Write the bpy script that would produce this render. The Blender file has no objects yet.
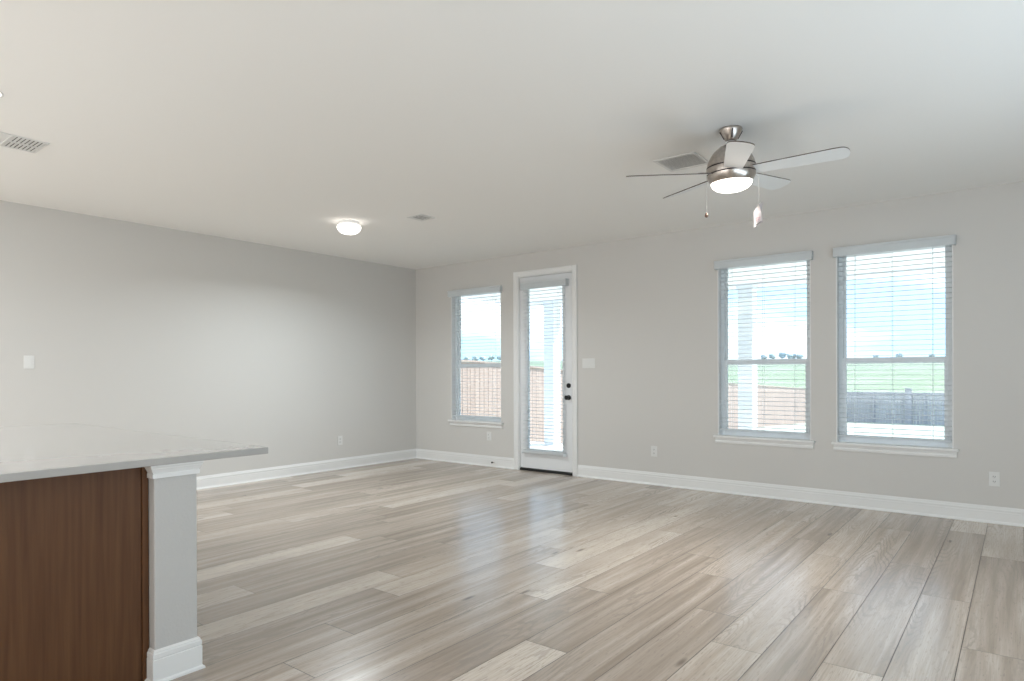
import bpy, bmesh, math, random
from mathutils import Vector, Matrix
random.seed(7)
SC = bpy.context.scene
COL = SC.collection
PI = math.pi
H = 2.74

# ------------------------------------------------------------------ camera
yaw, roll, pitch = math.radians(-38.15656856), math.radians(-0.21167271), math.radians(-0.11084825)
fw = Vector((math.sin(yaw)*math.cos(pitch), math.cos(yaw)*math.cos(pitch), math.sin(pitch)))
rt = Vector((math.cos(yaw), -math.sin(yaw), 0)); up = rt.cross(fw)
r2 = rt*math.cos(roll)+up*math.sin(roll); u2 = -rt*math.sin(roll)+up*math.cos(roll)
cd = bpy.data.cameras.new('camera'); cam = bpy.data.objects.new('camera', cd); COL.objects.link(cam)
cam.matrix_world = Matrix(((r2.x, u2.x, -fw.x, 6.92213465), (r2.y, u2.y, -fw.y, -6.54746638), (r2.z, u2.z, -fw.z, 1.23454099), (0, 0, 0, 1)))
cd.sensor_width = 36; cd.lens = 647.595/1024*36; cd.shift_y = (374.08-340.5)/1024; cd.clip_end = 2000; cd.clip_start = .05
SC.camera = cam

# ------------------------------------------------------------------ world, sun, large lights, exposure
W = bpy.data.worlds.new('sky'); SC.world = W; W.use_nodes = True
nt = W.node_tree; nt.nodes.clear()
o_ = nt.nodes.new('ShaderNodeOutputWorld'); bg = nt.nodes.new('ShaderNodeBackground')
tc = nt.nodes.new('ShaderNodeTexCoord'); sp = nt.nodes.new('ShaderNodeSeparateXYZ')
rp = nt.nodes.new('ShaderNodeValToRGB'); nz = nt.nodes.new('ShaderNodeTexNoise'); mp = nt.nodes.new('ShaderNodeMapping')
r3 = nt.nodes.new('ShaderNodeValToRGB'); mx = nt.nodes.new('ShaderNodeMix'); mx.data_type = 'RGBA'
nt.links.new(tc.outputs['Generated'], sp.inputs[0]); nt.links.new(sp.outputs['Z'], rp.inputs[0])
rp.color_ramp.elements[0].position = 0.0; rp.color_ramp.elements[0].color = (.41, .63, .90, 1)
rp.color_ramp.elements[1].position = 0.6; rp.color_ramp.elements[1].color = (.40, .62, .95, 1)
mp.inputs['Scale'].default_value = (1, 1, 3.5)
nt.links.new(tc.outputs['Generated'], mp.inputs[0]); nt.links.new(mp.outputs[0], nz.inputs['Vector'])
nz.inputs['Scale'].default_value = 3.2; nz.inputs['Detail'].default_value = 6
nt.links.new(nz.outputs[0], r3.inputs[0]); r3.color_ramp.elements[0].position = .47; r3.color_ramp.elements[1].position = .70
nt.links.new(r3.outputs[0], mx.inputs[0]); nt.links.new(rp.outputs[0], mx.inputs[6]); mx.inputs[7].default_value = (1.0, 1.0, 1.0, 1)
nt.links.new(mx.outputs[2], bg.inputs[0]); bg.inputs[1].default_value = 1.08
nt.links.new(bg.outputs[0], o_.inputs[0])

def light(name, kind, loc, energy, color, rot=(0, 0, 0), size=None, angle=None):
    l = bpy.data.lights.new(name, kind); l.energy = energy; l.color = color
    if size: l.shape = 'RECTANGLE'; l.size, l.size_y = size
    if angle: l.angle = angle
    o = bpy.data.objects.new(name, l); COL.objects.link(o); o.location = loc; o.rotation_euler = rot
    return o
sun = light('sun', 'SUN', (20, 20, 30), 3.4, (1.0, .96, .90), angle=math.radians(1))
sun.rotation_euler = Vector((0.42, 0.72, 1.05)).to_track_quat('Z', 'Y').to_euler()
# unseen fill panels added along the right and rear walls; no openings built
light('fill_panel_right', 'AREA', (8.5, -4.4, 1.2), 50, (.68, .86, 1.0), (0, math.radians(114), 0), (1.6, 5.0))
light('fill_panel_rear', 'AREA', (3.6, -10.8, 1.3), 82, (.97, .985, 1.0), (math.radians(122), 0, 0), (5.8, 1.8))
# added overhead fill panel standing in for unseen kitchen lights
light('fill_panel_overhead', 'AREA', (2.4, -7.9, 2.70), 76, (.90, .96, 1.0), (0, 0, 0), (3.2, 2.8))
SC.view_settings.view_transform = 'Standard'; SC.view_settings.look = 'None'
SC.view_settings.exposure = 1.19; SC.view_settings.gamma = 1; SC.view_settings.use_curve_mapping = False
cy = SC.cycles
cy.use_denoising = True; cy.max_bounces = 10; cy.diffuse_bounces = 6; cy.glossy_bounces = 4; cy.transparent_max_bounces = 16
cy.sample_clamp_indirect = 3; cy.caustics_reflective = False; cy.caustics_refractive = False

# ------------------------------------------------------------------ materials
def mat(name, color, rough=.6, metal=0, spec=.5, bump=None, var=None, emit=None, trans=None):
    m = bpy.data.materials.new(name); m.use_nodes = True; n = m.node_tree; b = n.nodes['Principled BSDF']
    b.inputs['Base Color'].default_value = (*color, 1); b.inputs['Roughness'].default_value = rough
    b.inputs['Metallic'].default_value = metal; b.inputs['Specular IOR Level'].default_value = spec
    t = n.nodes.new('ShaderNodeTexCoord')
    if var:
        z = n.nodes.new('ShaderNodeTexNoise'); z.inputs['Scale'].default_value = var[0]; z.inputs['Detail'].default_value = 5
        n.links.new(t.outputs['Object'], z.inputs['Vector'])
        r = n.nodes.new('ShaderNodeValToRGB'); n.links.new(z.outputs[0], r.inputs[0])
        a = var[1]; r.color_ramp.elements[0].position = .3; r.color_ramp.elements[1].position = .7
        r.color_ramp.elements[0].color = (*[c*(1-a) for c in color], 1); r.color_ramp.elements[1].color = (*[min(1, c*(1+a)) for c in color], 1)
        n.links.new(r.outputs[0], b.inputs['Base Color'])
    if bump:
        z = n.nodes.new('ShaderNodeTexNoise'); z.inputs['Scale'].default_value = bump[0]; z.inputs['Detail'].default_value = 2
        n.links.new(t.outputs['Object'], z.inputs['Vector'])
        q = n.nodes.new('ShaderNodeBump'); q.inputs['Strength'].default_value = bump[1]; q.inputs['Distance'].default_value = bump[2]
        n.links.new(z.outputs[0], q.inputs['Height']); n.links.new(q.outputs[0], b.inputs['Normal'])
    if emit:
        b.inputs['Emission Color'].default_value = (*emit[0], 1); b.inputs['Emission Strength'].default_value = emit[1]
    return m
M = {}
M['wall'] = mat('greige_wall_paint', (.635, .62, .595), .85, spec=.25, bump=(140, .12, .002))
M['ceiling'] = mat('ceiling_paint', (.92, .915, .895), .9, spec=.2, bump=(110, .15, .002))
M['trim'] = mat('white_trim_paint', (.80, .80, .79), .45)
M['door'] = mat('white_door_paint', (.78, .79, .80), .45)
M['vinyl'] = mat('white_window_vinyl', (.86, .89, .91), .4)
M['plastic'] = mat('white_plastic', (.74, .74, .725), .35)
M['slot'] = mat('dark_slot', (.05, .05, .05), .6)
M['gap'] = mat('plank_gap', (.05, .042, .036), .8)  # dark base showing in the joints between planks
M['black'] = mat('black_metal', (.03, .03, .03), .35, metal=.6)
M['nickel'] = mat('brushed_nickel', (.50, .45, .41), .28, metal=1, var=(60, .12))
M['nickel_dark'] = mat('dark_groove', (.06, .05, .05), .4, metal=.8)
M['blade'] = mat('fan_blade_light', (.80, .81, .81), .45)
M['blade_edge'] = mat('fan_blade_dark_side', (.10, .075, .06), .5, var=(30, .2))
M['globe'] = mat('lit_frosted_glass', (.95, .93, .9), .4, emit=((1.0, .90, .80), 2.4))
M['globe2'] = mat('lit_frosted_dome', (.95, .93, .9), .4, emit=((1.0, .93, .86), 1.3))
M['led'] = mat('lit_downlight_lens', (.95, .95, .9), .4, emit=((1.0, .95, .88), 2))
M['quartz'] = mat('pale_quartz', (.42, .405, .385), .10, spec=.5, var=(9, .03))
M['brown'] = mat('brown_cabinet_wood', (.105, .052, .030), .5, spec=.25)
M['chain'] = mat('pull_chain_metal', (.50, .49, .47), .5, metal=.3)
M['fob'] = mat('dark_wood_fob', (.16, .09, .06), .5)
M['paper'] = mat('paper_tag', (.45, .41, .405), .7)
M['pink'] = mat('pink_print', (.42, .20, .20), .7)
M['soffit'] = mat('soffit_paint', (.92, .92, .92), .8)
M['stucco'] = mat('white_porch_paint', (.84, .86, .89), .7)
M['concrete'] = mat('patio_concrete', (.80, .79, .76), .85, var=(3, .08), bump=(60, .2, .003))
M['brick'] = mat('tan_exterior', (.55, .45, .38), .9, var=(8, .15))
M['bark'] = mat('bark', (.12, .09, .06), .9)
M['leaf'] = mat('leaf', (.16, .22, .15), .8, var=(1.2, .3))
M['leaf_haze'] = mat('leaf_far_hazed', (.55, .60, .61), .9, var=(.5, .25))  # pale grey-blue puts the haze of distance into the leaf colour

# slats: white, thin enough to pass a little light
m = bpy.data.materials.new('blind_slat_white'); m.use_nodes = True; n = m.node_tree; b = n.nodes['Principled BSDF']
b.inputs['Base Color'].default_value = (.88, .90, .91, 1); b.inputs['Roughness'].default_value = .5
tl = n.nodes.new('ShaderNodeBsdfTranslucent'); tl.inputs[0].default_value = (.8, .84, .86, 1)
ms = n.nodes.new('ShaderNodeMixShader'); ms.inputs[0].default_value = .5
n.links.new(b.outputs[0], ms.inputs[1]); n.links.new(tl.outputs[0], ms.inputs[2]); n.links.new(ms.outputs[0], n.nodes['Material Output'].inputs[0])
M['slat'] = m
# glass: fresnel mix of clear and reflection
m = bpy.data.materials.new('window_glass'); m.use_nodes = True; n = m.node_tree; n.nodes.remove(n.nodes['Principled BSDF'])
tr = n.nodes.new('ShaderNodeBsdfTransparent'); tr.inputs[0].default_value = (.95, .98, .98, 1)
gl = n.nodes.new('ShaderNodeBsdfGlossy'); gl.inputs['Roughness'].default_value = .02
fr = n.nodes.new('ShaderNodeFresnel'); fr.inputs[0].default_value = 1.25; ms = n.nodes.new('ShaderNodeMixShader')
n.links.new(fr.outputs[0], ms.inputs[0]); n.links.new(tr.outputs[0], ms.inputs[1]); n.links.new(gl.outputs[0], ms.inputs[2])
n.links.new(ms.outputs[0], n.nodes['Material Output'].inputs[0]); M['glass'] = m

def N(n, t, **k):
    x = n.nodes.new(t)
    for a, v in k.items(): setattr(x, a, v)
    return x
def ramp(n, src, stops):
    r = N(n, 'ShaderNodeValToRGB'); e = r.color_ramp.elements
    while len(e) < len(stops): e.new(.5)
    for i, (p, c) in enumerate(stops):
        e[i].position = p; e[i].color = (*c, 1) if len(c) == 3 else c
    n.links.new(src, r.inputs[0]); return r.outputs[0]
def mixc(n, fac, a, b, mode='MIX'):
    x = N(n, 'ShaderNodeMix', data_type='RGBA', blend_type=mode)
    for s, v in ((0, fac), (6, a), (7, b)):
        if hasattr(v, 'is_linked') or hasattr(v, 'links'): n.links.new(v, x.inputs[s])
        else: x.inputs[s].default_value = v
    return x.outputs[2]
# floor planks
def floor_material():
    m = bpy.data.materials.new('greige_oak_planks'); m.use_nodes = True; n = m.node_tree; b = n.nodes['Principled BSDF']
    uv = N(n, 'ShaderNodeUVMap', uv_map='UVMap'); at = N(n, 'ShaderNodeAttribute', attribute_name='tone')
    sepc = N(n, 'ShaderNodeSeparateColor'); n.links.new(at.outputs['Color'], sepc.inputs[0])
    def mapped(sx, sy):
        p = N(n, 'ShaderNodeMapping'); p.inputs['Scale'].default_value = (sx, sy, 1); n.links.new(uv.outputs[0], p.inputs[0]); return p.outputs[0]
    def noise(sx, sy, det=4, dist=0, rough=.55):
        z = N(n, 'ShaderNodeTexNoise'); z.inputs['Scale'].default_value = 1; z.inputs['Detail'].default_value = det
        z.inputs['Distortion'].default_value = dist; z.inputs['Roughness'].default_value = rough
        n.links.new(mapped(sx, sy), z.inputs['Vector']); return z.outputs[0]
    streak = noise(.7, 16, 3, .1); fine = noise(5, 170, 3); broad = noise(.6, 4.0, 2, .1)
    # cathedral grain: rings of a field stretched along the plank
    fld = noise(.55, 4.2, 1.5, .0)
    mm = N(n, 'ShaderNodeMath', operation='MULTIPLY'); n.links.new(fld, mm.inputs[0]); mm.inputs[1].default_value = 170
    fa = N(n, 'ShaderNodeMath', operation='MULTIPLY_ADD'); n.links.new(noise(22, 60, 2), fa.inputs[0]); fa.inputs[1].default_value = 5.0; n.links.new(mm.outputs[0], fa.inputs[2])
    sn = N(n, 'ShaderNodeMath', operation='SINE'); n.links.new(fa.outputs[0], sn.inputs[0])
    base = ramp(n, sepc.outputs[0], [(0, (.285, .222, .170)), (.25, (.42, .345, .275)), (.6, (.545, .463, .383)), (1, (.655, .575, .49))])
    c = mixc(n, ramp(n, streak, [(.35, (0, 0, 0)), (.70, (.55, .55, .55))]), base, (.74, .655, .57, 1))
    c = mixc(n, ramp(n, broad, [(.45, (0, 0, 0)), (.72, (.60, .60, .60))]), c, (.31, .245, .19, 1))
    c = mixc(n, ramp(n, fine, [(.38, (.30, .30, .30)), (.58, (0, 0, 0))]), c, (.27, .215, .17, 1))
    pores = ramp(n, noise(16, 120, 2), [(.60, (0, 0, 0)), (.68, (.55, .55, .55))])
    c = mixc(n, pores, c, (.25, .20, .165, 1))
    zone = ramp(n, noise(.7, 5, 2), [(.47, (0, 0, 0)), (.60, (.6, .6, .6))])
    ring = ramp(n, sn.outputs[0], [(.2, (0, 0, 0)), (.95, (1, 1, 1))])
    rf = mixc(n, 1.0, ring, zone, 'MULTIPLY')
    c = mixc(n, rf, c, (.27, .22, .18, 1))
    # knots
    v = N(n, 'ShaderNodeTexVoronoi'); v.inputs['Scale'].default_value = 1; n.links.new(mapped(1.5, 5.5), v.inputs['Vector']); v.inputs['Randomness'].default_value = 1
    kn = ramp(n, v.outputs['Distance'], [(.03, (.8, .8, .8)), (.10, (0, 0, 0))])
    sel = N(n, 'ShaderNodeSeparateColor'); n.links.new(v.outputs['Color'], sel.inputs[0])
    kk = mixc(n, 1.0, kn, ramp(n, sel.outputs[0], [(.55, (0, 0, 0)), (.62, (1, 1, 1))]), 'MULTIPLY')
    c = mixc(n, kk, c, (.13, .095, .07, 1))
    # plank edges (v across in 0..0.227 is stored in the second map)
    uv2 = N(n, 'ShaderNodeUVMap', uv_map='edge'); s2 = N(n, 'ShaderNodeSeparateXYZ'); n.links.new(uv2.outputs[0], s2.inputs[0])
    n.links.new(c, b.inputs['Base Color'])
    rr = N(n, 'ShaderNodeMath', operation='MULTIPLY_ADD'); n.links.new(streak, rr.inputs[0]); rr.inputs[1].default_value = .10; rr.inputs[2].default_value = .19
    n.links.new(rr.outputs[0], b.inputs['Roughness']); b.inputs['Specular IOR Level'].default_value = 1.0; b.inputs['IOR'].default_value = 1.65
    bp = N(n, 'ShaderNodeBump'); bp.inputs['Strength'].default_value = .04; bp.inputs['Distance'].default_value = .002
    n.links.new(fine, bp.inputs['Height']); n.links.new(bp.outputs[0], b.inputs['Normal'])
    return m
M['floor'] = floor_material()
def wood_grain(m, a, b_, sx, sz):
    n = m.node_tree; b = n.nodes['Principled BSDF']; t = N(n, 'ShaderNodeTexCoord'); p = N(n, 'ShaderNodeMapping')
    p.inputs['Scale'].default_value = (sx, sx, sz); n.links.new(t.outputs['Object'], p.inputs[0])
    z = N(n, 'ShaderNodeTexNoise'); z.inputs['Scale'].default_value = 1; z.inputs['Detail'].default_value = 6; z.inputs['Distortion'].default_value = .3
    n.links.new(p.outputs[0], z.inputs['Vector']); n.links.new(ramp(n, z.outputs[0], [(.3, a), (.7, b_)]), b.inputs['Base Color'])
wood_grain(M['brown'], (.088, .037, .0140), (.128, .058, .0240), 55, 2.2)
def fence_mat(name, a, b_):
    m = mat(name, a, .85); wood_grain(m, a, b_, 9, .8); return m
M['cedar'] = fence_mat('cedar_fence', (.44, .33, .285), (.54, .42, .365))
M['grey_fence'] = fence_mat('shaded_fence', (.35, .325, .335), (.45, .425, .435))  # shade on the house-facing side is put into this greyer colour
# terrain: pale dirt near, green field beyond
m = bpy.data.materials.new('yard_and_field'); m.use_nodes = True; n = m.node_tree; b = n.nodes['Principled BSDF']; b.inputs['Roughness'].default_value = .95
t = N(n, 'ShaderNodeTexCoord'); z = N(n, 'ShaderNodeTexNoise'); z.inputs['Scale'].default_value = .12; z.inputs['Detail'].default_value = 6; n.links.new(t.outputs['Object'], z.inputs['Vector'])
s = N(n, 'ShaderNodeSeparateXYZ'); n.links.new(t.outputs['Object'], s.inputs[0])
yy = N(n, 'ShaderNodeMath', operation='MULTIPLY_ADD'); n.links.new(s.outputs[1], yy.inputs[0]); yy.inputs[1].default_value = 1/400; yy.inputs[2].default_value = 0
gr = ramp(n, yy.outputs[0], [(.0, (.50, .50, .43)), (.07, (.44, .46, .38)), (.12, (.20, .255, .15)), (.30, (.16, .215, .12)), (.9, (.20, .24, .19))])
n.links.new(mixc(n, ramp(n, z.outputs[0], [(.45, (0, 0, 0)), (.65, (.6, .6, .6))]), gr, (.29, .31, .23, 1)), b.inputs['Base Color']); M['land'] = m

# ------------------------------------------------------------------ mesh helpers
class MB:
    def __init__(s): s.bm = bmesh.new()
    def box(s, a, b, bev=0, seg=2):
        x0, x1 = sorted((a[0], b[0])); y0, y1 = sorted((a[1], b[1])); z0, z1 = sorted((a[2], b[2]))
        g = bmesh.ops.create_cube(s.bm, size=1)['verts']
        for v in g:
            v.co = Vector((x0+(v.co.x+.5)*(x1-x0), y0+(v.co.y+.5)*(y1-y0), z0+(v.co.z+.5)*(z1-z0)))
        if bev:
            es = list({e for v in g for e in v.link_edges})
            bmesh.ops.bevel(s.bm, geom=es, offset=bev, segments=seg, affect='EDGES', profile=.5)
        return s
    def lathe(s, prof, c=(0, 0, 0), n=48, cap=True):
        rings = []
        for r, z in prof:
            if r < 1e-5: rings.append([s.bm.verts.new((c[0], c[1], c[2]+z))])
            else: rings.append([s.bm.verts.new((c[0]+r*math.cos(2*PI*i/n), c[1]+r*math.sin(2*PI*i/n), c[2]+z)) for i in range(n)])
        for A, B in zip(rings, rings[1:]):
            for i in range(n):
                j = (i+1) % n
                if len(A) == 1 and len(B) == 1: continue
                if len(A) == 1: s.bm.faces.new((A[0], B[j], B[i]))
                elif len(B) == 1: s.bm.faces.new((A[i], A[j], B[0]))
                else: s.bm.faces.new((A[i], A[j], B[j], B[i]))
        return s
    def prism(s, pts, axis, a, b):
        """closed 2-D outline pts extruded from a to b along axis"""
        def P(p, t):
            return {'x': (t, p[0], p[1]), 'y': (p[0], t, p[1]), 'z': (p[0], p[1], t)}[axis]
        A = [s.bm.verts.new(P(p, a)) for p in pts]; B = [s.bm.verts.new(P(p, b)) for p in pts]
        k = len(pts); s.bm.faces.new(A); s.bm.faces.new(B[::-1])
        for i in range(k): s.bm.faces.new((A[i], B[i], B[(i+1) % k], A[(i+1) % k]))
        return s
    def tube(s, pts, r, n=8):
        pts = [Vector(p) for p in pts]; rings = []
        for i, p in enumerate(pts):
            d = (pts[min(i+1, len(pts)-1)]-pts[max(i-1, 0)]).normalized()
            q = d.to_track_quat('Z', 'Y')
            rings.append([s.bm.verts.new(p+q @ Vector((r*math.cos(2*PI*j/n), r*math.sin(2*PI*j/n), 0))) for j in range(n)])
        for A, B in zip(rings, rings[1:]):
            for j in range(n): s.bm.faces.new((A[j], A[(j+1) % n], B[(j+1) % n], B[j]))
        s.bm.faces.new(rings[0][::-1]); s.bm.faces.new(rings[-1]); return s
    def ball(s, c, r, sub=2, sc=(1, 1, 1), jit=0):
        g = bmesh.ops.create_icosphere(s.bm, subdivisions=sub, radius=r)['verts']
        for v in g:
            k = 1+random.uniform(-jit, jit)
            v.co = Vector((v.co.x*sc[0]*k+c[0], v.co.y*sc[1]*k+c[1], v.co.z*sc[2]*k+c[2]))
        return s
    def build(s, name, m, parent=None, smooth=False, loc=None):
        bmesh.ops.recalc_face_normals(s.bm, faces=s.bm.faces)
        me = bpy.data.meshes.new(name); 
        if loc is not None and parent is None:
            bmesh.ops.translate(s.bm, verts=s.bm.verts, vec=-Vector(loc))
        s.bm.to_mesh(me); s.bm.free()
        for mm in (m if isinstance(m, list) else [m]): me.materials.append(mm)
        if smooth:
            me.polygons.foreach_set('use_smooth', [True]*len(me.polygons))
            try: me.set_sharp_from_angle(angle=math.radians(38))
            except Exception: pass
        o = bpy.data.objects.new(name, me); COL.objects.link(o)
        if parent:
            o.parent = parent
            pw = world_loc(parent)
            me.transform(Matrix.Translation(-pw))
        elif loc is not None: o.location = loc
        return o
def world_loc(o):
    v = Vector(o.location)
    while o.parent: o = o.parent; v = v+Vector(o.location)
    return v
def tag(o, label=None, cat=None, group=None, kind=None):
    if label: o['label'] = label
    if cat: o['category'] = cat
    if group: o['group'] = group
    if kind: o['kind'] = kind
    return o
def empty(name, loc, label=None, cat=None, group=None, kind=None):
    e = bpy.data.objects.new(name, None); COL.objects.link(e); e.location = loc; e.empty_display_size = .1
    return tag(e, label, cat, group, kind)
def struct(mb, name, m, label=None, cat=None, **k):
    return tag(mb.build(name, m, **k), label, cat, kind='structure')

# ------------------------------------------------------------------ the room
XR, YF, T = 8.6, -11.0, .15
# window openings (x0, x1, z0, z1) and the door opening
WIN = [(.707, 1.600, .586, 2.364), (4.470, 5.365, .586, 2.364), (5.582, 6.478, .586, 2.364)]
DOOR = (1.885, 2.705, 0.0, 2.452)
holes = sorted(WIN+[DOOR])
wb = MB(); x = -T
for (a, b, z0, z1) in holes:
    wb.box((x, 0, -.1), (a, T, H+.1))
    if z0 > 0: wb.box((a, 0, -.1), (b, T, z0-.02))
    else: wb.box((a, 0, -.1), (b, T, -.02))
    wb.box((a, 0, z1), (b, T, H+.1)); x = b
wb.box((x, 0, -.1), (XR+T, T, H+.1))
bmesh.ops.remove_doubles(wb.bm, verts=wb.bm.verts, dist=1e-5)
struct(wb, 'wall_back', M['wall'], 'greige wall holding the glazed door and three windows', 'wall')
struct(MB().box((-T, YF-T, -.1), (0, 0, H+.1)), 'wall_left', M['wall'], 'long blank pale greige wall on the left', 'wall')
struct(MB().box((XR, YF-T, -.1), (XR+T, 0, H+.1)), 'wall_right', M['wall'], 'greige wall closing the room on the right', 'wall')
struct(MB().box((-T, YF-T, -.1), (XR+T, YF, H+.1)), 'wall_front', M['wall'], 'greige wall behind the camera', 'wall')
struct(MB().box((-T, YF-T, H), (XR+T, T, H+.12)), 'ceiling', M['ceiling'], 'flat off-white ceiling over the whole room', 'ceiling')

# floor of individual planks in one mesh
PW, X0 = .227, 6.711
known = {0: -3.03, 1: -2.33, 2: -3.57, 3: -2.55, 4: -3.65, 5: -3.29, 7: -4.16, 10: -4.98, 11: -4.605, 12: -4.12}
PL = 1.82
fb = bmesh.new(); uvl = fb.loops.layers.uv.new('UVMap'); uve = fb.loops.layers.uv.new('edge'); cl = fb.loops.layers.color.new('tone')
def fquad(x0, x1, y0, y1, z, mi, tone, off):
    vs = [fb.verts.new(p) for p in ((x0, y0, z), (x1, y0, z), (x1, y1, z), (x0, y1, z))]
    f = fb.faces.new(vs); f.material_index = mi
    for l in f.loops:
        l[uvl].uv = (l.vert.co.y+off[0], l.vert.co.x+off[1]); l[uve].uv = (0, 0); l[cl] = (tone, tone, tone, 1)
g = .0014
k = -9
while True:
    xa = X0-PW*k; xb = xa+PW
    if xb < 0: break
    j = known.get(k, -random.uniform(0, PL)); y = j-PL*12
    while y < 0:
        ya, yb = max(y, YF), min(y+PL, 0)
        if yb > ya+.01 and xa < XR:
            fquad(max(xa, 0)+g, min(xb, XR)-g, ya+g, yb-g, 0, 0, random.random(), (random.uniform(0, 90), random.uniform(0, 90)))
        y += PL
    k += 1
fquad(-.0, XR, YF, 0, -.003, 1, 0, (0, 0))
fquad(DOOR[0], DOOR[1], 0, T, -.003, 1, 0, (0, 0))
me = bpy.data.meshes.new('floor'); fb.normal_update(); fb.to_mesh(me); fb.free(); me.materials.append(M['floor']); me.materials.append(M['gap'])
fo = bpy.data.objects.new('floor', me); COL.objects.link(fo); tag(fo, 'light greige wood plank floor', 'floor', kind='structure')

# baseboards with moulded top and shoe
PROF = [(0, 0), (.024, 0), (.024, .006), (.018, .016), (.014, .020), (.014, .092), (.0095, .095), (.0125, .099), (.0125, .113), (.008, .119), (.008, .125), (.005, .132), (.005, .136), (0, .137)]
def base_back(a, b, name='baseboard_back'):
    return struct(MB().prism([(-p[0], p[1]) for p in PROF], 'x', a, b), name, M['trim'], 'white moulded baseboard along the window wall', 'baseboard')
base_back(.0, 1.815); base_back(2.775, XR)
struct(MB().prism([(p[0], p[1]) for p in PROF], 'y', YF, -.0), 'baseboard_left', M['trim'], 'white moulded baseboard along the left wall', 'baseboard')

# ------------------------------------------------------------------ windows
wl = ['sash window left of the glazed door', 'sash window with the porch post behind it, left of the right-hand pair', 'sash window at the far right, the right one of the pair']
for i, (a, b, z0, z1) in enumerate(WIN):
    w = empty('window_%d' % (i+1), ((a+b)/2, .07, z0), 'white '+wl[i], 'window', kind='structure')
    # painted reveal
    r = MB(); r.box((a, 0.0, z0-.02), (a+.008, .15, z1)).box((b-.008, 0.0, z0-.02), (b, .15, z1)).box((a, 0, z1-.008), (b, .15, z1))
    r.build('reveal', M['trim'], w)
    fy0, fy1 = .075, .145
    f = MB(); q = .034
    f.box((a+.008, fy0, z0), (a+.008+q, fy1, z1-.008), .003).box((b-.008-q, fy0, z0), (b-.008, fy1, z1-.008), .003)
    f.box((a+.008+q, fy0, z1-.026), (b-.008-q, fy1, z1-.008), .003).box((a+.008+q, fy0, z0), (b-.008-q, fy1, z0+.012), .003)
    f.build('window_frame', M['vinyl'], w)
    def sash(nm, y0, y1, s0, s1, e=.034, rail=.05, low=None):
        low = low or rail
        xa, xb = a+.008+q, b-.008-q; s = MB()
        s.box((xa, y0, s0), (xa+e, y1, s1), .003).box((xb-e, y0, s0), (xb, y1, s1), .003)
        s.box((xa+e, y0, s1-rail), (xb-e, y1, s1), .003).box((xa+e, y0, s0), (xb-e, y1, s0+low), .003)
        o = s.build(nm, M['vinyl'], w)
        MB().box((xa+e, (y0+y1)/2-.002, s0+low), (xb-e, (y0+y1)/2+.002, s1-rail)).build('pane', M['glass'], o)
        return o
    sash('upper_sash', .112, .138, 1.315, z1-.026, .022, .022, .04)
    lo = sash('lower_sash', .082, .108, z0+.012, 1.362, .028, .055, .044)
    MB().box(((a+b)/2-.03, .074, 1.345), ((a+b)/2+.03, .082, 1.358), .002).build('sash_lock', M['vinyl'], lo)
    s = MB().box((a-.036, -.042, z0-.022), (b+.036, 0, z0), .004).box((a, 0, z0-.022), (b, fy0, z0))
    s.build('window_sill', M['trim'], w)
    ap = [(-.0, z0-.078), (-.012, z0-.078), (-.016, z0-.068), (-.016, z0-.056), (-.010, z0-.050), (-.014, z0-.030), (-.014, z0-.022), (0, z0-.022)]
    MB().prism(ap, 'x', a-.022, b+.022).build('apron', M['trim'], w)

# ------------------------------------------------------------------ blinds
def blind(root, a, b, z0, zt, yc, ladders, depth=.05, pitch=.0435, rail=.018):
    """a..b slat span, z0 bottom of bottom rail, zt underside of valance, yc slat centre"""
    s = MB(); z = z0+rail+.027; R = random.Random(3)
    while z < zt+.03:
        d = depth/2; t = .0010; tilt = math.tan(math.radians(.8))*d
        pts = [(yc-d, z-tilt-t), (yc-d*.5, z-tilt*.5+.0012-t), (yc, z+.0018-t), (yc+d*.5, z+tilt*.5+.0012-t), (yc+d, z+tilt-t),
               (yc+d, z+tilt+t), (yc+d*.5, z+tilt*.5+.0012+t), (yc, z+.0018+t), (yc-d*.5, z-tilt*.5+.0012+t), (yc-d, z-tilt+t)]
        s.prism(pts, 'x', a, b); z += pitch
    s.build('slats', M['slat'], root)
    MB().box((a, yc-depth/2-.002, z0), (b, yc+depth/2+.002, z0+rail), .003).build('bottom_rail', M['slat'], root)
    MB().box((a, yc-depth/2, zt+.025), (b, yc+depth/2, zt+.072), .003).build('head_rail', M['slat'], root)
    for f in ladders:
        x = a+(b-a)*f; c = MB()
        c.box((x-.0012, yc-depth/2-.0025, z0+.018), (x+.0012, yc-depth/2-.0010, zt+.03)).box((x-.0012, yc+depth/2+.0010, z0+.018), (x+.0012, yc+depth/2+.0025, zt+.03))
        c.build('ladder_cord', M['slat'], root)
def valance(root, a, b, z0, z1, y0, y1):
    v = MB()
    v.prism([(y0, z0+.006), (y0+.006, z0), (y0+.012, z0), (y0+.012, z1), (y0-.004, z1), (y0-.004, z1-.014), (y0, z1-.020)], 'x', a, b)
    v.box((a, y0+.012, z0), (a+.012, y1, z1)).box((b-.012, y0+.012, z0), (b, y1, z1))
    v.build('valance', M['slat'], root)
bl = ['white slatted blind in the window left of the door', 'white slatted blind over the window with the porch post outside', 'white slatted blind on the rightmost window']
lad = [(.16, .84), (.14, .50, .84), (.16, .50, .845)]
for i, (a, b, z0, z1) in enumerate(WIN):
    r = empty('window_blind', ((a+b)/2, 0.03, z0+.02), bl[i], 'blind')
    blind(r, a+.012, b-.012, z0+.050, 2.285, .040, lad[i])
    valance(r, a-.014, b+.022, 2.285, 2.368, -.055, 0.0)
    if i == 2:
        xx = a+.07
        MB().tube([(xx, .008, 2.30), (xx, .008, 1.42)], .0022).build('tilt_wand', M['slat'], r)

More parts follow.
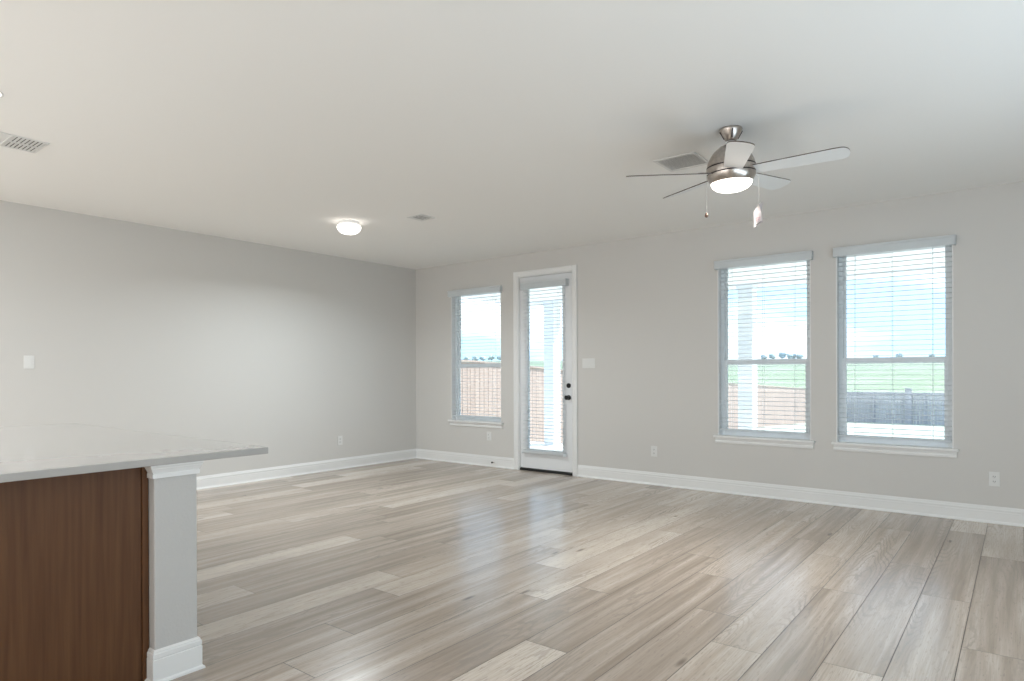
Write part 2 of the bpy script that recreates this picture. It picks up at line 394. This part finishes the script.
# ------------------------------------------------------------------ glazed door
D0, D1, DT = 1.898, 2.692, 2.440
d = empty('door_1', ((D0+D1)/2, .03, 0), 'white glazed patio door with a blind and black hardware', 'door', kind='structure')
jb = MB().box((DOOR[0], 0, 0), (D0-.003, .15, DOOR[3])).box((D1+.003, 0, 0), (DOOR[1], .15, DOOR[3])).box((D0-.003, 0, DT+.004), (D1+.003, .15, DOOR[3]))
jb.build('door_jamb', M['trim'], d)
CP = [(0, 0), (.0, -.010), (.012, -.016), (.020, -.012), (.052, -.014), (.060, -.020), (.070, -.020), (.070, 0)]
cs = MB()
cs.prism([(DOOR[0]-p[0]+.003, p[1]) for p in CP], 'z', 0, DOOR[3]+.067)
cs.prism([(DOOR[1]+p[0]-.003, p[1]) for p in CP], 'z', 0, DOOR[3]+.067)
cs.prism([(p[1], DOOR[3]-.003+p[0]) for p in CP], 'x', DOOR[0]+.003, DOOR[1]-.003)
cs.build('door_casing', M['trim'], d)
LX0, LX1, LZ0, LZ1 = 2.018, 2.555, .272, 2.300
lf = MB(); ya, yb = .018, .062
lf.box((D0, ya, .032), (LX0, yb, DT)).box((LX1, ya, .032), (D1, yb, DT)).box((LX0, ya, LZ1), (LX1, yb, DT)).box((LX0, ya, .032), (LX1, yb, LZ0))
leaf = lf.build('door_leaf', M['door'], d)
lt = MB(); q = .026
for (p0, p1) in (((LX0-q, LZ0-q), (LX0+.006, LZ1+q)), ((LX1-.006, LZ0-q), (LX1+q, LZ1+q)), ((LX0+.006, LZ1-.006), (LX1-.006, LZ1+q)), ((LX0+.006, LZ0-q), (LX1-.006, LZ0+.006))):
    lt.box((p0[0], ya-.010, p0[1]), (p1[0], ya, p1[1]), .004)
lt.build('glazing_frame', M['door'], leaf)
MB().box((LX0, .038, LZ0), (LX1, .042, LZ1)).build('pane', M['glass'], leaf)
MB().box((D0-.002, .004, 0), (D1+.002, .15, .022), .003).box((D0, .020, .022), (D1, .055, .032)).build('threshold', M['black'], d)
for z in (.25, 1.02, 1.70, 2.24):
    MB().tube([(D0-.004, .012, z-.045), (D0-.004, .012, z+.045)], .006).build('hinge', M['trim'], d)
def lathe_y(prof, c, n=32):
    mb = MB().lathe(prof, (0, 0, 0), n)
    bmesh.ops.rotate(mb.bm, verts=mb.bm.verts, cent=(0, 0, 0), matrix=Matrix.Rotation(PI/2, 3, 'X')); bmesh.ops.translate(mb.bm, verts=mb.bm.verts, vec=c)
    return mb
kx = 2.634
lathe_y([(0, 0), (.031, 0), (.031, .006), (.024, .012), (.011, .016), (.010, .030), (.018, .036), (.0265, .048), (.0265, .058), (.020, .066), (0, .069)], (kx, ya, .934)).build('door_knob', M['black'], leaf, smooth=True)
db = lathe_y([(0, 0), (.029, 0), (.029, .008), (.022, .016), (0, .017)], (kx, ya, 1.078)).build('deadbolt', M['black'], leaf, smooth=True)
MB().box((kx-.004, ya-.034, 1.064), (kx+.004, ya-.016, 1.092), .002).build('thumb_turn', M['black'], db)
r = empty('door_blind', (2.32, -.01, .2), 'white slatted blind hanging over the glass of the patio door', 'blind')
blind(r, 1.972, 2.596, .232, 2.285, -.024, (.12, .88), depth=.046, pitch=.0425, rail=.034)
valance(r, 1.962, 2.645, 2.278, 2.362, -.062, .008)
for xa in (1.959, 2.598): MB().box((xa, -.052, .222), (xa+.012, .008, .254), .003).build('hold_down_bracket', M['vinyl'], r)

# ------------------------------------------------------------------ outlets, switches, door stop
def plate_back(name, x0, x1, z0, z1, label, cat, group=None, n=1, kind='outlet', wall='back'):
    """face plate on the back wall (y=0) or the left wall (x=0)"""
    def P(u, v, z): return (u, -v, z) if wall == 'back' else (v, u, z)
    c = ((x0+x1)/2, (z0+z1)/2)
    e = empty(name, P(c[0], 0, c[1]), label, cat, group)
    MB().box(P(x0, 0, z0), P(x1, .006, z1), .0025).build('cover_plate', M['plastic'], e)
    for i in range(n):
        u = c[0]+(i-(n-1)/2)*.046
        if kind == 'outlet':
            for dz in (-.02, .02):
                s = MB().box(P(u-.016, .006, c[1]+dz-.014), P(u+.016, .0085, c[1]+dz+.014), .002).build('socket', M['plastic'], e)
                MB().box(P(u-.008, .0085, c[1]+dz-.004), P(u-.005, .0089, c[1]+dz+.007)).box(P(u+.005, .0085, c[1]+dz-.004), P(u+.008, .0089, c[1]+dz+.007)).box(P(u-.002, .0085, c[1]+dz-.011), P(u+.002, .0089, c[1]+dz-.007)).build('slots', M['slot'], s)
        else:
            MB().prism([(P(0, .006, 0)[1] if wall == 'back' else .006, c[1]-.033), (-.0095 if wall == 'back' else .0095, c[1]-.033), (-.0065 if wall == 'back' else .0065, c[1]+.033), (-.006 if wall == 'back' else .006, c[1]+.033)],
                       'x' if wall == 'back' else 'y', u-.0165, u+.0165).build('rocker', M['plastic'], e) if wall == 'back' else \
            MB().box(P(u-.0165, .006, c[1]-.033), P(u+.0165, .0095, c[1]+.033), .001).build('rocker', M['plastic'], e)
    return e
plate_back('wall_outlet', 1.352, 1.424, 0.340, 0.456, 'white outlet low on the wall between left window and patio door', 'outlet')
plate_back('wall_outlet', 3.722, 3.794, 0.310, 0.426, 'white outlet on the wall midway between patio door and window pair', 'outlet')
plate_back('wall_outlet', 6.715, 6.787, 0.300, 0.416, 'white outlet at the far right, past the last window', 'outlet')
plate_back('light_switch', 2.840, 3.012, 1.286, 1.402, 'white triple rocker switch plate just right of the patio door', 'light switch', n=3, kind='switch')
plate_back('wall_outlet', -1.378, -1.306, .310, .426, 'white outlet on the left wall near the corner', 'outlet', wall='left')
plate_back('light_switch', -4.716, -4.636, 1.288, 1.404, 'single white switch on the left wall above the countertop', 'light switch', kind='switch', wall='left')
e = empty('door_stop', (1.49, -.014, .065), 'small spring door stop with black tip on the baseboard by the door', 'door stop')
A, B = Vector((1.49, -.014, .060)), Vector((1.505, -.085, .068))
sp_ = [A.lerp(B, t/60)+Vector((math.cos(t*1.3)*.007, 0, math.sin(t*1.3)*.007)) for t in range(6, 55)]
MB().tube(sp_, .0016, 5).build('spring', M['nickel'], e, smooth=True)
MB().tube([A, A.lerp(B, .12)], .011, 16).build('mount', M['plastic'], e, smooth=True)
MB().tube([A.lerp(B, .86), B], .0115, 16).build('rubber_tip', M['black'], e, smooth=True)

# ------------------------------------------------------------------ island
ct = MB().box((1.86, -6.30, .872), (4.233, -4.918, .902), .0025)
tag(ct.build('countertop', M['quartz'], loc=(3, -5.6, .872)), 'pale glossy quartz countertop overhanging the brown island cabinet', 'countertop')
ic = empty('island_cabinet', (3.1, -5.85, 0), 'dark brown wooden island cabinet end under the pale countertop', 'cabinet')
MB().box((1.98, -6.22, .0), (4.137, -5.402, .8715)).build('cabinet_body', M['brown'], ic)
MB().box((4.137, -6.22, 0), (4.150, -5.428, .8715), .001).build('end_panel', M['brown'], ic)
MB().box((4.137, -5.426, 0), (4.157, -5.4015, .8715), .004).build('scribe_moulding', M['brown'], ic)
hw = empty('half_wall', (4.1, -5.315, 0), 'textured white half wall end post carrying the countertop overhang', 'half wall')
M['drywall'] = mat('textured_drywall', (.54, .53, .515), .8, bump=(95, .5, .004))
MB().box((1.98, -5.400, 0), (4.203, -5.229, .8715), .006, 3).build('wall_post', M['drywall'], hw)
def ring_mould(prof, x1, y0, y1, xL):
    """prof: (outward, z) closed outline swept round -y side, +x end and +y side of the half wall"""
    mb = MB(); bm = mb.bm; path = [((xL[0], y0), (0, -1)), ((x1, y0), (1, -1)), ((x1, y1), (1, 1)), ((xL[1], y1), (0, 1))]
    rings = [[bm.verts.new((p[0]+n_[0]*o, p[1]+n_[1]*o, z)) for o, z in prof] for p, n_ in path]
    k = len(prof)
    for A_, B_ in zip(rings, rings[1:]):
        for i in range(k): bm.faces.new((A_[i], A_[(i+1) % k], B_[(i+1) % k], B_[i]))
    bm.faces.new(rings[0]); bm.faces.new(rings[-1][::-1]); return mb
ring_mould([(0, 0), (.022, 0), (.021, .008), (.013, .014), (.013, .094), (.010, .097), (.012, .101), (.012, .117), (.008, .121), (.008, .126), (.004, .131), (0, .133)], 4.203, -5.400, -5.229, (4.159, 1.98)).build('base_moulding', M['trim'], hw)
ring_mould([(0, .818), (.008, .818), (.009, .834), (.006, .837), (.012, .850), (.016, .856), (.016, .859), (.021, .866), (.021, .8715), (0, .8715)], 4.203, -5.400, -5.229, (4.159, 1.98)).build('cap_moulding', M['trim'], hw)

# ------------------------------------------------------------------ ceiling fittings
M['duct'] = mat('grey_duct', (.42, .42, .42), .7)
def register(name, cx, cy_, sx, sy, label, louvre_axis='x', n=9, bars=(), split=None, gap=.41, duct='duct', q=.024):
    e = empty(name, (cx, cy_, H), label, 'ceiling vent')
    f = MB(); z0, z1 = H-.007, H
    x0, x1, y0, y1 = cx-sx/2, cx+sx/2, cy_-sy/2, cy_+sy/2
    f.box((x0, y0, z0), (x0+q, y1, z1), .003).box((x1-q, y0, z0), (x1, y1, z1), .003).box((x0+q, y0, z0), (x1-q, y0+q, z1), .003).box((x0+q, y1-q, z0), (x1-q, y1, z1), .003)
    f.build('frame', M['plastic'], e)
    MB().box((x0+q, y0+q, H-.0012), (x1-q, y1-q, H-.0002)).build('duct_opening', M['slot'] if split else M[duct], e)
    def lv(a0, a1, c0, c1, ax, n):
        for i in range(n):
            c = c0+(c1-c0)*(i+.5)/n; h = (c1-c0)/n*(.40 if split else gap); m_ = MB()
            pts = [(c-h, H-.0060), (c-h+.0012, H-.0070), (c+h, H-.0045), (c+h-.0012, H-.0035)]
            m_.prism(pts, ax, a0, a1).build('louvre', M['plastic'], e)
    if split:
        lv(x0+q, x1-q, split+.006, y1-q, 'x', n)
        lv(y0+q, split-.006, x0+q, x1-q, 'y', 8)
        MB().box((x0+q, split-.006, H-.010), (x1-q, split+.006, H-.002)).build('divider', M['plastic'], e)
    elif louvre_axis == 'x': lv(x0+q, x1-q, y0+q, y1-q, 'x', n)
    else: lv(y0+q, y1-q, x0+q, x1-q, 'y', n)
    for b in bars:
        if split or louvre_axis == 'x': MB().box((b-.005, (split or y0)+.006, H-.0095), (b+.005, y1-q, H-.002)).build('cross_bar', M['plastic'], e)
        else: MB().box((x0+q, b-.005, H-.0095), (x1-q, b+.005, H-.002)).build('cross_bar', M['plastic'], e)
    return e
register('ceiling_vent', 1.812, -5.300, .29, .43, 'white louvred ceiling vent at the left edge above the counter', n=8, bars=(1.812,), split=-5.283, q=.014)
register('ceiling_vent', 5.02, -2.148, .31, .31, 'white square ceiling vent beside the ceiling fan', louvre_axis='x', n=11)
register('ceiling_vent', 2.375, -2.165, .20, .20, 'small white ceiling vent right of the lit dome light', louvre_axis='y', n=4, gap=.24, duct='slot')
e = empty('downlight', (2.600, -5.568, H), 'round recessed ceiling light at the left picture edge', 'light')
MB().lathe([(.080, 0), (.080, -.003), (.070, -.005), (.066, 0)], (2.60, -5.568, H)).build('trim_ring', M['plastic'], e, smooth=True)
MB().lathe([(0, -.004), (.067, -.004), (.067, -.001)], (2.60, -5.568, H)).build('lens', M['led'], e, smooth=True)
# dome light
cx, cyy = 1.673, -2.48
e = empty('dome_light', (cx, cyy, H), 'lit frosted dome light mounted on the ceiling', 'ceiling light')
MB().lathe([(0, 0), (.098, 0), (.101, -.012), (.100, -.034), (0, -.034)], (cx, cyy, H)).build('base_plate', M['trim'], e, smooth=True)
MB().lathe([(.098, -.034), (.112, -.040), (.1175, -.050), (.115, -.068), (.102, -.090), (.079, -.108), (.048, -.119), (.02, -.124), (0, -.125)], (cx, cyy, H)).build('glass_dome', M['globe2'], e, smooth=True)
MB().lathe([(0, -.123), (.006, -.125), (.007, -.129), (.004, -.134), (0, -.136)], (cx, cyy, H), 20).build('finial', M['trim'], e, smooth=True)

dl = light('dome_light_lamp', 'AREA', (cx, cyy, 2.600), 17, (.86, .95, 1.0)); dl.data.shape = 'DISK'; dl.data.size = .22; dl.data.spread = math.radians(160)
dl.parent = e; dl.location = (0, 0, 2.596-H)
# ceiling fan
fx, fy = 5.513, -2.549
TILT = Matrix.Translation((fx, fy, 2.468)) @ Matrix.Rotation(.060, 4, 'X') @ Matrix.Rotation(-.012, 4, 'Y') @ Matrix.Translation((-fx, -fy, -2.468))
def tilt(mb):
    bmesh.ops.transform(mb.bm, matrix=TILT, verts=mb.bm.verts); return mb
F = empty('ceiling_fan', (fx, fy, H), 'brushed nickel ceiling fan with five pale blades and a lit globe', 'ceiling fan')
cn = MB(); bm = cn.bm
cn.lathe([(0, 0), (.066, 0), (.068, -.006), (.066, -.016), (.050, -.045), (.038, -.066), (.030, -.074), (0, -.075)], (fx, fy, H)); can = cn.build('canopy', M['nickel'], F, smooth=True)
for i in range(4):
    a = 2*PI*i/4+.5; rb = MB(); p0 = Vector((fx+.0665*math.cos(a), fy+.0665*math.sin(a), H-.016)); p1 = Vector((fx+.040*math.cos(a), fy+.040*math.sin(a), H-.064))
    rb.tube([p0, p1], .004, 8).build('canopy_slot', M['nickel_dark'], can, smooth=True)
MB().tube([(fx, fy, H-.07), (fx, fy, H-.125)], .013, 20).build('downrod', M['nickel'], F, smooth=True)
MB().lathe([(.012, 2.665), (.030, 2.660), (.036, 2.650), (.030, 2.642)], (fx, fy, 0)).build('rod_collar', M['trim'], F, smooth=True)
tilt(MB().lathe([(0, 2.640), (.035, 2.638), (.065, 2.627), (.098, 2.600), (.124, 2.566), (.138, 2.535), (.143, 2.512), (.140, 2.506), (.140, 2.502), (.1465, 2.499), (.1475, 2.482), (.146, 2.466), (.1415, 2.465), (.1415, 2.460), (.1455, 2.458), (.143, 2.445), (.137, 2.430), (.129, 2.416), (.122, 2.408), (0, 2.408)], (fx, fy, 0), 64)).build('motor_housing', M['nickel'], F, smooth=True)
for z in (2.504, 2.4620):
    tilt(MB().lathe([(.1405, z+.0035), (.1455, z+.0035), (.1455, z-.0035), (.1405, z-.0035)], (fx, fy, 0), 64)).build('seam_band', M['nickel_dark'], F, smooth=True)
tilt(MB().lathe([(.110, 2.412), (.123, 2.411), (.122, 2.402), (.114, 2.386), (.096, 2.370), (.068, 2.359), (.035, 2.353), (0, 2.352)], (fx, fy, 0), 64)).build('globe', M['globe'], F, smooth=True)
fl = light('fan_lamp', 'AREA', (0, 0, 2.345-H), 4, (1.0, .95, .89)); fl.data.shape = 'DISK'; fl.data.size = .22; fl.data.spread = math.radians(90); fl.parent = F
def blade_mesh():
    mb = MB(); bm = mb.bm; out = []
    r0, r1 = .105, .657; w0, w1 = .052, .072
    top = []
    pts = []
    nseg = 16
    def hw_(t): return w0+(w1-w0)*t**.8
    for i in range(nseg+1):
        t = i/nseg; pts.append((r0+(r1-.075-r0)*t, -hw_(t)))
    for i in range(1, 12):
        a = -PI/2+PI*i/12; pts.append((r1-.075+.075*max(0, math.cos(a))**.6, w1*math.copysign(abs(math.sin(a))**.8, math.sin(a))))
    for i in range(nseg, -1, -1):
        t = i/nseg; pts.append((r0+(r1-.075-r0)*t, hw_(t)))
    A_ = [bm.verts.new((p[0], p[1], -.003)) for p in pts]; B_ = [bm.verts.new((p[0], p[1], .003)) for p in pts]
    bm.faces.new(A_); bm.faces.new(B_[::-1]).material_index = 1
    for i in range(len(pts)): bm.faces.new((A_[i], B_[i], B_[(i+1) % len(pts)], A_[(i+1) % len(pts)])).material_index = 1
    return mb
BP = math.radians(13)
for i in range(5):
    th = math.radians(6+72*i)
    mtx = TILT @ Matrix.Translation((fx, fy, 2.468)) @ Matrix.Rotation(th, 4, 'Z') @ Matrix.Rotation(-BP, 4, 'X')
    mb = blade_mesh(); bmesh.ops.transform(mb.bm, matrix=mtx, verts=mb.bm.verts)
    bo = mb.build('fan_blade', [M['blade'], M['blade_edge']], F)
    k = MB().box((.09, -.028, .003), (.20, .028, .007), .002); bmesh.ops.transform(k.bm, matrix=mtx, verts=k.bm.verts); k.build('blade_bracket', M['nickel'], bo)
for (cx_, cy2, zt, zb, fob) in ((5.3935, -2.6465, 2.44, 2.222, True), (5.6485, -2.4455, 2.44, 2.262, False)):
    ch = MB(); z = zt; c0 = Vector((fx+(cx_-fx)*.88, fy+(cy2-fy)*.88, 2.455))
    ch.tube([c0, (cx_, cy2, 2.44), (cx_, cy2, zb)], .0011, 6)
    while z > zb: ch.ball((cx_, cy2, z), .0015, 1); z -= .006
    co = ch.build('pull_chain', M['chain'], F)
    if fob: MB().lathe([(0, 0), (.004, -.001), (.009, -.012), (.0105, -.020), (.008, -.028), (0, -.032)], (cx_, cy2, zb), 20).build('chain_fob', M['fob'], co, smooth=True)
# paper tag hanging from the right-hand chain: a folded leaflet
tg = empty('paper_tag', (5.6485, -2.4455, 2.285), 'folded white paper tag hanging from the fan pull chain', 'tag')
rv = Vector((rt.x, rt.y, 0)); nv = Vector((fw.x, fw.y, 0)).normalized()
def tagp(u, w, dpt): return Vector((5.6485, -2.4455, 2.285))+rv*u+Vector((0, 0, w))+nv*dpt
def sheet(c, th, name, m_, par):
    mb = MB(); nn = (c[1]-c[0]).cross(c[2]-c[0]).normalized()*th
    A_ = [mb.bm.verts.new(p) for p in c]; B_ = [mb.bm.verts.new(p+nn) for p in c]; mb.bm.faces.new(A_); mb.bm.faces.new(B_[::-1])
    for i in range(len(c)): mb.bm.faces.new((A_[i], B_[i], B_[(i+1) % len(c)], A_[(i+1) % len(c)]))
    return mb.build(name, m_, par)
c1 = [tagp(-.003, -.010, 0), tagp(-.032, -.060, .004), tagp(-.027, -.155, .010), tagp(.020, -.125, -.006), tagp(.012, -.070, -.012)]
c2 = [tagp(-.003, -.012, .003), tagp(.010, -.068, -.008), tagp(.022, -.075, .02), tagp(.034, .012, .03), tagp(.018, .000, .02)]
pg = sheet(c1, .001, 'front_page', M['paper'], tg); sheet(c2, .001, 'back_page', M['paper'], tg)
def onpage(a, b):   # point on the front page from fractions down / across
    L = c1[1].lerp(c1[2], a); R_ = c1[4].lerp(c1[3], a); return L.lerp(R_, b)-nv*.004
sheet([onpage(.86, .22), onpage(.96, .22), onpage(.90, .86), onpage(.80, .86)], .0006, 'printed_bar', M['slot'], pg)
sheet([onpage(.40, .22), onpage(.46, .22), onpage(.44, .8), onpage(.38, .8)], .0006, 'printed_text', M['pink'], pg)
sheet([onpage(.56, .22), onpage(.61, .22), onpage(.59, .7), onpage(.54, .7)], .0006, 'printed_text', M['pink'], pg)

# ------------------------------------------------------------------ porch
struct(MB().box((-.6, T, -.16), (8.9, 3.35, -.06), .01), 'patio_slab', M['concrete'], 'pale concrete patio slab outside the windows', 'patio')
struct(MB().box((-.6, T, 2.525), (8.9, 3.55, 2.80)), 'porch_soffit', M['soffit'], 'pale grey soffit of the covered porch seen through the window tops', 'soffit')
struct(MB().box((-.6, 2.98, 2.50), (8.9, 3.25, 2.5245), .004), 'porch_beam', M['stucco'], 'white beam along the porch edge', 'beam')
def porch_col(x0, label):
    e = empty('porch_column', (x0+.105, 3.11, -.06), label, 'column')
    MB().box((x0, 3.0, -.06), (x0+.21, 3.22, 2.50), .004).build('shaft', M['stucco'], e)
    MB().box((x0-.012, 2.985, 2.44), (x0+.222, 3.235, 2.50), .004).build('capital', M['stucco'], e)
porch_col(3.648, 'white square porch column seen through the left window of the right-hand pair')
porch_col(.155, 'white square porch column seen through the patio door glass')
# a roof over the porch and house so that the sun is shaded as outside
struct(MB().prism([(-.0, 2.86), (3.7, 2.80), (3.7, 2.95), (-2, 4.3), (-2, 2.90)], 'x', -.7, 9.0), 'roof_slope', M['brick'], 'roof over the covered porch', 'roof')

# ------------------------------------------------------------------ land
def gz(x, y):
    r = math.hypot(x-4, y)
    pts = [(0, -.18), (3.4, -.20), (4.5, -.34), (12, -.72), (24, -1.20), (36, -1.66), (60, -1.6), (110, .0), (200, 2.6), (300, 6.1), (420, 9.2), (700, 9.0)]
    for (a, za), (b, zb) in zip(pts, pts[1:]):
        if r <= b: return za+(zb-za)*(r-a)/(b-a)
    return 9.0
lb = bmesh.new(); rings = []
for r in (0, 3.4, 4.5, 8, 12, 18, 24, 30, 36, 48, 60, 85, 110, 150, 200, 250, 300, 360, 420, 700):
    row = []
    for i in range(61):
        a = math.radians(5+170*i/60); xx = 4+r*math.cos(a); yy_ = r*math.sin(a)+.2
        row.append(lb.verts.new((xx, yy_, gz(xx, yy_))))
    rings.append(row)
for A_, B_ in zip(rings[1:], rings[2:]):
    for i in range(60): lb.faces.new((A_[i], B_[i], B_[i+1], A_[i+1]))
me = bpy.data.meshes.new('ground'); bmesh.ops.recalc_face_normals(lb, faces=lb.faces); lb.to_mesh(me); lb.free(); me.materials.append(M['land'])
go = bpy.data.objects.new('ground', me); COL.objects.link(go); tag(go, 'pale yard falling to a green field outside', 'ground', kind='structure')

# fences
XF = -2.0
side = [(1.0, 1.47), (3.7, 1.45), (5.6, 1.34), (8, 1.18), (13, .98), (18.5, .76), (22, .63), (30, .30), (34, .14)]
def zfence(y):
    for (a, za), (b, zb) in zip(side, side[1:]):
        if y <= b: return za+(zb-za)*(y-a)/(b-a)
    return side[-1][1]
e = empty('wooden_fence', (XF, 1, -.3), 'reddish cedar picket fence running away along the left of the yard', 'fence')
y = 1.0
while y < 34:
    y1 = min(y+2.4, 34); m_ = MB(); yy_ = y
    while yy_ < y1-.02:
        w_ = min(.14, y1-yy_); t_ = zfence(yy_)+random.uniform(-.006, .006)
        m_.box((XF, yy_+.004, gz(XF, yy_)-.05), (XF+.018, yy_+w_-.004, t_), 0); yy_ += .144
    m_.build('picket_panel', M['cedar'], e)
    zt = zfence((y+y1)/2)
    MB().box((XF-.10, y-.045, gz(XF, y)-.1), (XF-.004, y+.045, zfence(y)-.1)).build('fence_post', M['cedar'], e)
    c = MB(); za, zb = zfence(y)+.012, zfence(y1)+.012
    c.prism([(y, za), (y1, zb), (y1, zb+.035), (y, za+.035)], 'x', XF-.05, XF+.05).build('cap_rail', M['cedar'], e)
    y = y1
YR = 34.0
e = empty('wooden_fence', (4, YR, -1.6), 'greyish board fence across the back of the yard', 'fence')
x = XF+.12
while x < 12:
    x1 = x+2.4; m_ = MB(); xx = x
    while xx < x1-.02:
        m_.box((xx+.004, YR, gz(xx, YR)-.1), (xx+.138, YR+.018, .10+random.uniform(-.008, .008)), 0); xx += .144
    m_.build('picket_panel', M['grey_fence'], e)
    MB().box((x-.045, YR-.10, gz(x, YR)-.1), (x+.045, YR-.004, .02)).build('fence_post', M['grey_fence'], e)
    x = x1
MB().box((XF+.1, YR-.04, -.02), (12, YR-.004, .07)).build('fence_rail', M['grey_fence'], e)
MB().box((2.02, YR-.16, -1.7), (2.34, YR-.1, .33), .01).build('gate_post', M['grey_fence'], e)

# trees on the far ridge and one nearer
C0 = Vector((6.922, -6.547, 1.2345))
def tree(az, dist, h, w_, label, group=None, m_='leaf_haze', base=None):
    x = C0.x+dist*math.cos(az); y = C0.y+dist*math.sin(az); z = gz(x, y) if base is None else base
    e = empty('tree', (x, y, z), label, 'tree', group)
    MB().tube([(x, y, z-.3), (x+.02*h, y, z+h*.35), (x, y, z+h*.6)], .035*h, 8).build('trunk', M['bark'], e, smooth=True)
    c = MB()
    for i in range(16):
        a = random.uniform(0, 2*PI); rr = random.uniform(0, .36)*w_; zz = random.uniform(.32, .82)
        c.ball((x+rr*math.cos(a), y+rr*math.sin(a), z+h*zz), w_*random.uniform(.16, .26), 2, (1, 1, .8), .12)
    c.build('crown', M[m_], e)
for i, (px_, hh, ww) in enumerate(((466, 2.8, 4.4), (474.5, 3.4, 4.2), (483.2, 3.0, 4.2), (491.5, 3.8, 4.6), (500, 3.2, 4.6),
                                   (764, 2.4, 4.6), (773, 3.2, 4.8), (782, 3.8, 4.8), (791, 3.4, 4.8), (800, 2.6, 4.8), (876, 1.8, 3), (900, 2.6, 3.6), (932, 1.8, 3))):
    d_ = fw+r2*((px_-512)/647.6); az = math.atan2(d_.y, d_.x)
    win = 0 if px_ < 520 else (1 if px_ < 820 else 2)
    lab = ['small dark tree on the far ridge seen in the left window', 'small dark tree on the far ridge beside the porch post view', 'low bush on the horizon seen in the rightmost window'][win]
    tree(az, 380, hh, ww, lab, ['ridge trees in the left window', 'ridge trees in the post window', 'ridge bushes in the rightmost window'][win])
d_ = fw+r2*((538.5-512)/647.6)
tree(math.atan2(d_.y, d_.x), 60, 3.0, 2.2, 'round green tree behind the fence seen through the patio door', m_='leaf')
